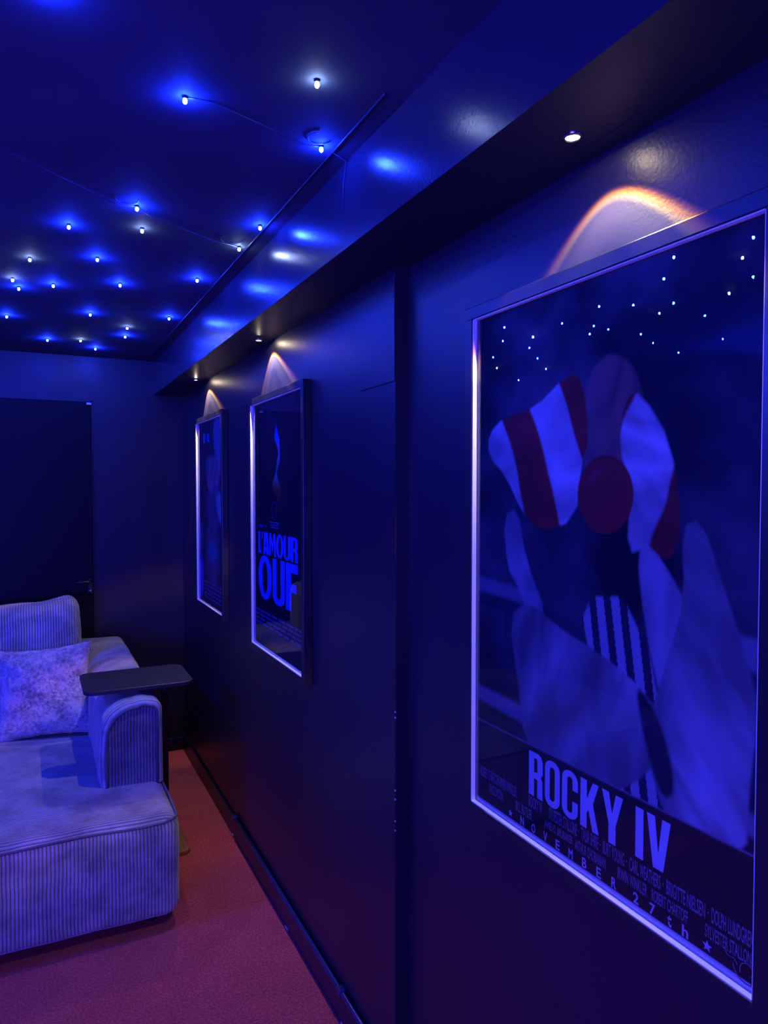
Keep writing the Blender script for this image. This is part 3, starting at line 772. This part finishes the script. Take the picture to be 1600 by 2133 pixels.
# arm: rounded profile swept towards the back wall
def arm_profile(ins):
    x0, x1, z0, z1 = .238 + ins, .488 - ins, .44, .800 - ins
    rl, rr = .135 - ins * .6, .045 - ins * .6; P = [(x1, z0)]
    P += [(x1 - rr + rr * math.cos(PI / 2 * i / 8), z1 - rr + rr * math.sin(PI / 2 * i / 8)) for i in range(9)]
    P += [(x1 - rr + (x0 + rl - x1 + rr) * i / 6, z1 + .007 * math.sin(PI * i / 6)) for i in range(1, 6)]
    P += [(x0 + rl - rl * math.sin(PI / 2 * i / 14), z1 - rl + rl * math.cos(PI / 2 * i / 14)) for i in range(15)]
    P += [(x0 - .004 * math.sin(PI * i / 5), z1 - rl + (z0 - z1 + rl) * i / 5) for i in range(1, 6)]
    return P
bm = BM(); rings = []
AY0, AY1 = 3.165, 4.44
rf = .03
secs = [(AY0 + rf - rf * math.sin(PI / 2 * (6 - i) / 6), rf - rf * math.cos(PI / 2 * (6 - i) / 6)) for i in range(7)] + [(AY0 + rf + (AY1 - AY0 - rf) * i / 30, 0) for i in range(1, 31)]
for y, ins in secs:
    ring = []
    for x, z in arm_profile(ins * .8):
        p = Vector((x, y, z))
        if ins == 0: p += noise.noise_vector(p * 5) * .006
        ring.append(bm.verts.new(p))
    rings.append(ring)
for a, b_ in zip(rings, rings[1:]):
    for k in range(len(a) - 1): bm.faces.new((a[k], b_[k], b_[k + 1], a[k + 1]))
bm.faces.new(rings[-1])
bmesh.ops.recalc_face_normals(bm, faces=bm.faces)
obj('arm', bm, [M['cord_soft']], SF, True)
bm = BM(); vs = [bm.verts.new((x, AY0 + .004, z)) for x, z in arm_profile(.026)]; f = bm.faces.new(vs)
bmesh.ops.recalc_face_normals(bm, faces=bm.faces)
obj('arm_front', bm, M['cord_shade'], SF)
bm = BM(); pr_ = arm_profile(.024); add_tube(bm, [(x, AY0 + .001, z) for x, z in pr_], .0058, 8); obj('arm_piping', bm, M['piping'], SF, True)
# back frame and back cushion
bm = soft_box((SX0, 4.40, .05), (.49, 4.70, .80), .05, (50, 14, 24), bulge=(.0, .01, .01), wob=.006); obj('back', by_normal(bm), CM, SF, True)
bm = soft_box((-.60, 4.12, .455), (.222, 4.40, 1.068), .06, (46, 18, 36), bulge=(.01, .035, .0), wob=.010, wscale=4)
for v in bm.verts:
    s_ = (v.co.x + .6) / .82; v.co.z += .045 * (max(0, s_ - .35)) * (v.co.z - .45) - .02 * (1 - s_) * (v.co.z - .45) + .02 * math.exp(-((s_ - .93) / .1) ** 2) * max(0, (v.co.z - .8) / .27)
    v.co.y += .10 * (v.co.z - .455) 
obj('back_cushion', by_normal(bm, 0), CM, SF, True)
bm = BM()
def cushz(s_): z = 1.068; return z + .045 * max(0, s_ - .35) * .61 - .02 * (1 - s_) * .61 + .02 * math.exp(-((s_ - .93) / .1) ** 2)
cl = [(-.55 + .72 * i / 20, 4.155 + .062, cushz((.05 + .72 * i / 20 ) / .82) - .012) for i in range(21)] + [(.192, 4.21, 1.055), (.212, 4.20, 1.02), (.218, 4.19, .95), (.220, 4.18, .85)]
# legs under the seat
for x, y in ((.40, 2.92), (.40, 4.40), (-.60, 2.92), (-1.35, 2.92)):
    bm = BM(); add_lathe(bm, [(.0005, .0), (.020, .0), (.024, .06)], (x, y, 0), 16); obj('leg', bm, M['black_metal'], SF, True)

# velvet cushion
PX = thing('throw_pillow', (.04, 4.0, .45), 'silver crushed velvet throw pillow leaning in the corner of the sofa', 'pillow')
bm = BM(); n = 56; hw_, hh_, th = .226, .226, .082
def pill(u, v, s):
    k = (1 - abs(u) ** 2.4) * (1 - abs(v) ** 2.4)
    pin = 1 - .11 * (1 - abs(v) ** 1.6) * abs(u) ** 2 ; pin2 = 1 - .09 * (1 - abs(u) ** 2) * abs(v) ** 2
    p = Vector((u * hw_ * pin, s * th * k ** .55, v * hh_ * pin2))
    w_ = (noise.noise_vector(Vector((u * 3, s * 2, v * 3))) * .010 + noise.noise_vector(Vector((u * 9, s * 2, v * 9))) * .004) * (k ** .3) ; return p + w_
gr = {}
for s in (-1, 1):
    for i in range(n + 1):
        for j in range(n + 1):
            if s == 1 and (i in (0, n) or j in (0, n)): gr[(s, i, j)] = gr[(-1, i, j)]; continue
            gr[(s, i, j)] = bm.verts.new(pill(i / n * 2 - 1, j / n * 2 - 1, s))
    for i in range(n):
        for j in range(n):
            q = [gr[(s, i, j)], gr[(s, i + 1, j)], gr[(s, i + 1, j + 1)], gr[(s, i, j + 1)]]
            bm.faces.new(q if s == -1 else q[::-1])
Mx = Matrix.Translation((.036, 3.962, .684)) @ Matrix.Rotation(math.radians(-14), 4, 'Z') @ Matrix.Rotation(math.radians(-14), 4, 'X') @ Matrix.Rotation(math.radians(-4), 4, 'Y')
bmesh.ops.transform(bm, matrix=Mx, verts=bm.verts)
obj('cover', bm, M['velvet'], PX, True)
bm = BM()
rim = [Mx @ pill(u, v, 0) for u, v in [(-1 + 2 * i / 20, -1) for i in range(20)] + [(1, -1 + 2 * i / 20) for i in range(20)] + [(1 - 2 * i / 20, 1) for i in range(20)] + [(-1, 1 - 2 * i / 20) for i in range(20)]]
add_tube(bm, rim, .003, 6, True); obj('seam', bm, M['velvet'], PX, True)

# C-shaped side table reaching over the arm
CT = thing('side_table', (.42, 3.45, 0), 'black C-shaped side table reaching over the sofa arm, brown base on the carpet', 'table')
def slab(pts, z0, z1, bev):
    bm = BM(); vs = [bm.verts.new((x, y, z0)) for x, y in pts]; f = bm.faces.new(vs)
    r = bmesh.ops.extrude_face_region(bm, geom=[f]); up = [g for g in r['geom'] if isinstance(g, bmesh.types.BMVert)]
    for v in up: v.co.z = z1
    bmesh.ops.recalc_face_normals(bm, faces=bm.faces)
    es = [e for e in bm.edges if abs(e.verts[0].co.z - e.verts[1].co.z) < 1e-6]
    bmesh.ops.bevel(bm, geom=es, offset=bev, segments=2, profile=.5, affect='EDGES'); return bm
def rr_xy(x0, y0, x1, y1, r, n=6): return rrect(x0, y0, x1, y1, r, r, n)
obj('table_top', slab(rr_xy(.180, 3.245, .640, 3.600, .045), .825, .842, .003), M['tray'], CT)
bm = BM(); add_box(bm, .24, .56, 3.41, 3.44, .812, .8255, .002); obj('top_bracket', bm, M['black_metal'], CT)
bm = BM(); add_box(bm, .520, .550, 3.41, 3.44, .018, .815, .003); po = obj('post', bm, M['black_metal'], CT)
bm = BM(); add_tube(bm, [(.545, 3.425, .545), (.575, 3.425, .545), (.580, 3.425, .538), (.580, 3.425, .505)], [.005, .005, .009, .010], 10); obj('adjusting_knob', bm, M['black_metal'], po, True)
bm = BM(); add_tube(bm, [(.535, 3.408, .800), (.535, 3.403, .800)], .004, 10); add_tube(bm, [(.535, 3.408, .775), (.535, 3.403, .775)], .004, 10); obj('bolts', bm, M['chrome'], po, True)
obj('base', slab(rr_xy(.19, 3.36, .640, 3.66, .035), .003, .021, .003), M['wood'], CT)

# ------------------------------------------------------------------ two unseen blue lights added to lift the room's blue
ld = bpy.data.lights.new('added_room_blue_light', 'AREA'); ld.shape = 'RECTANGLE'; ld.size = 1.6; ld.size_y = .9; ld.energy = 210; ld.color = (.050, .042, 1.)
lo = bpy.data.objects.new('added_room_blue_light', ld); link(lo); lo.location = (-1.7, -1.5, 1.45)
lo.rotation_euler = (Vector((.7, 2.6, 1.55)) - lo.location).to_track_quat('-Z', 'Y').to_euler()
ld = bpy.data.lights.new('added_side_blue_light', 'POINT'); ld.energy = 230; ld.color = (.008, .022, 1.); ld.shadow_soft_size = .025  # unseen point light added to brighten the sofa from the left
lo = bpy.data.objects.new('added_side_blue_light', ld); link(lo); lo.location = (-1.9, 2.55, 2.36)
W = bpy.data.worlds.new('dark_night'); S.world = W; W.use_nodes = True
W.node_tree.nodes['Background'].inputs[0].default_value = (.004, .005, .02, 1); W.node_tree.nodes['Background'].inputs[1].default_value = 0.

# ------------------------------------------------------------------ camera
cd = bpy.data.cameras.new('camera'); cam = bpy.data.objects.new('camera', cd); link(cam)
cd.sensor_fit = 'VERTICAL'; cd.sensor_height = 36; cd.sensor_width = 27
cd.lens = 1500 / 2133 * 36
cam.location = (0, 0, H)
cam.rotation_euler = (math.radians(90 - 1.928), 0, math.radians(-26.0))
cd.clip_start = .02
S.camera = cam
S.view_settings.view_transform = 'Standard'; S.view_settings.look = 'None'; S.view_settings.gamma = 1; S.view_settings.exposure = 0
S.view_settings.use_curve_mapping = False
S.cycles.use_denoising = True
S.cycles.sample_clamp_indirect = 6
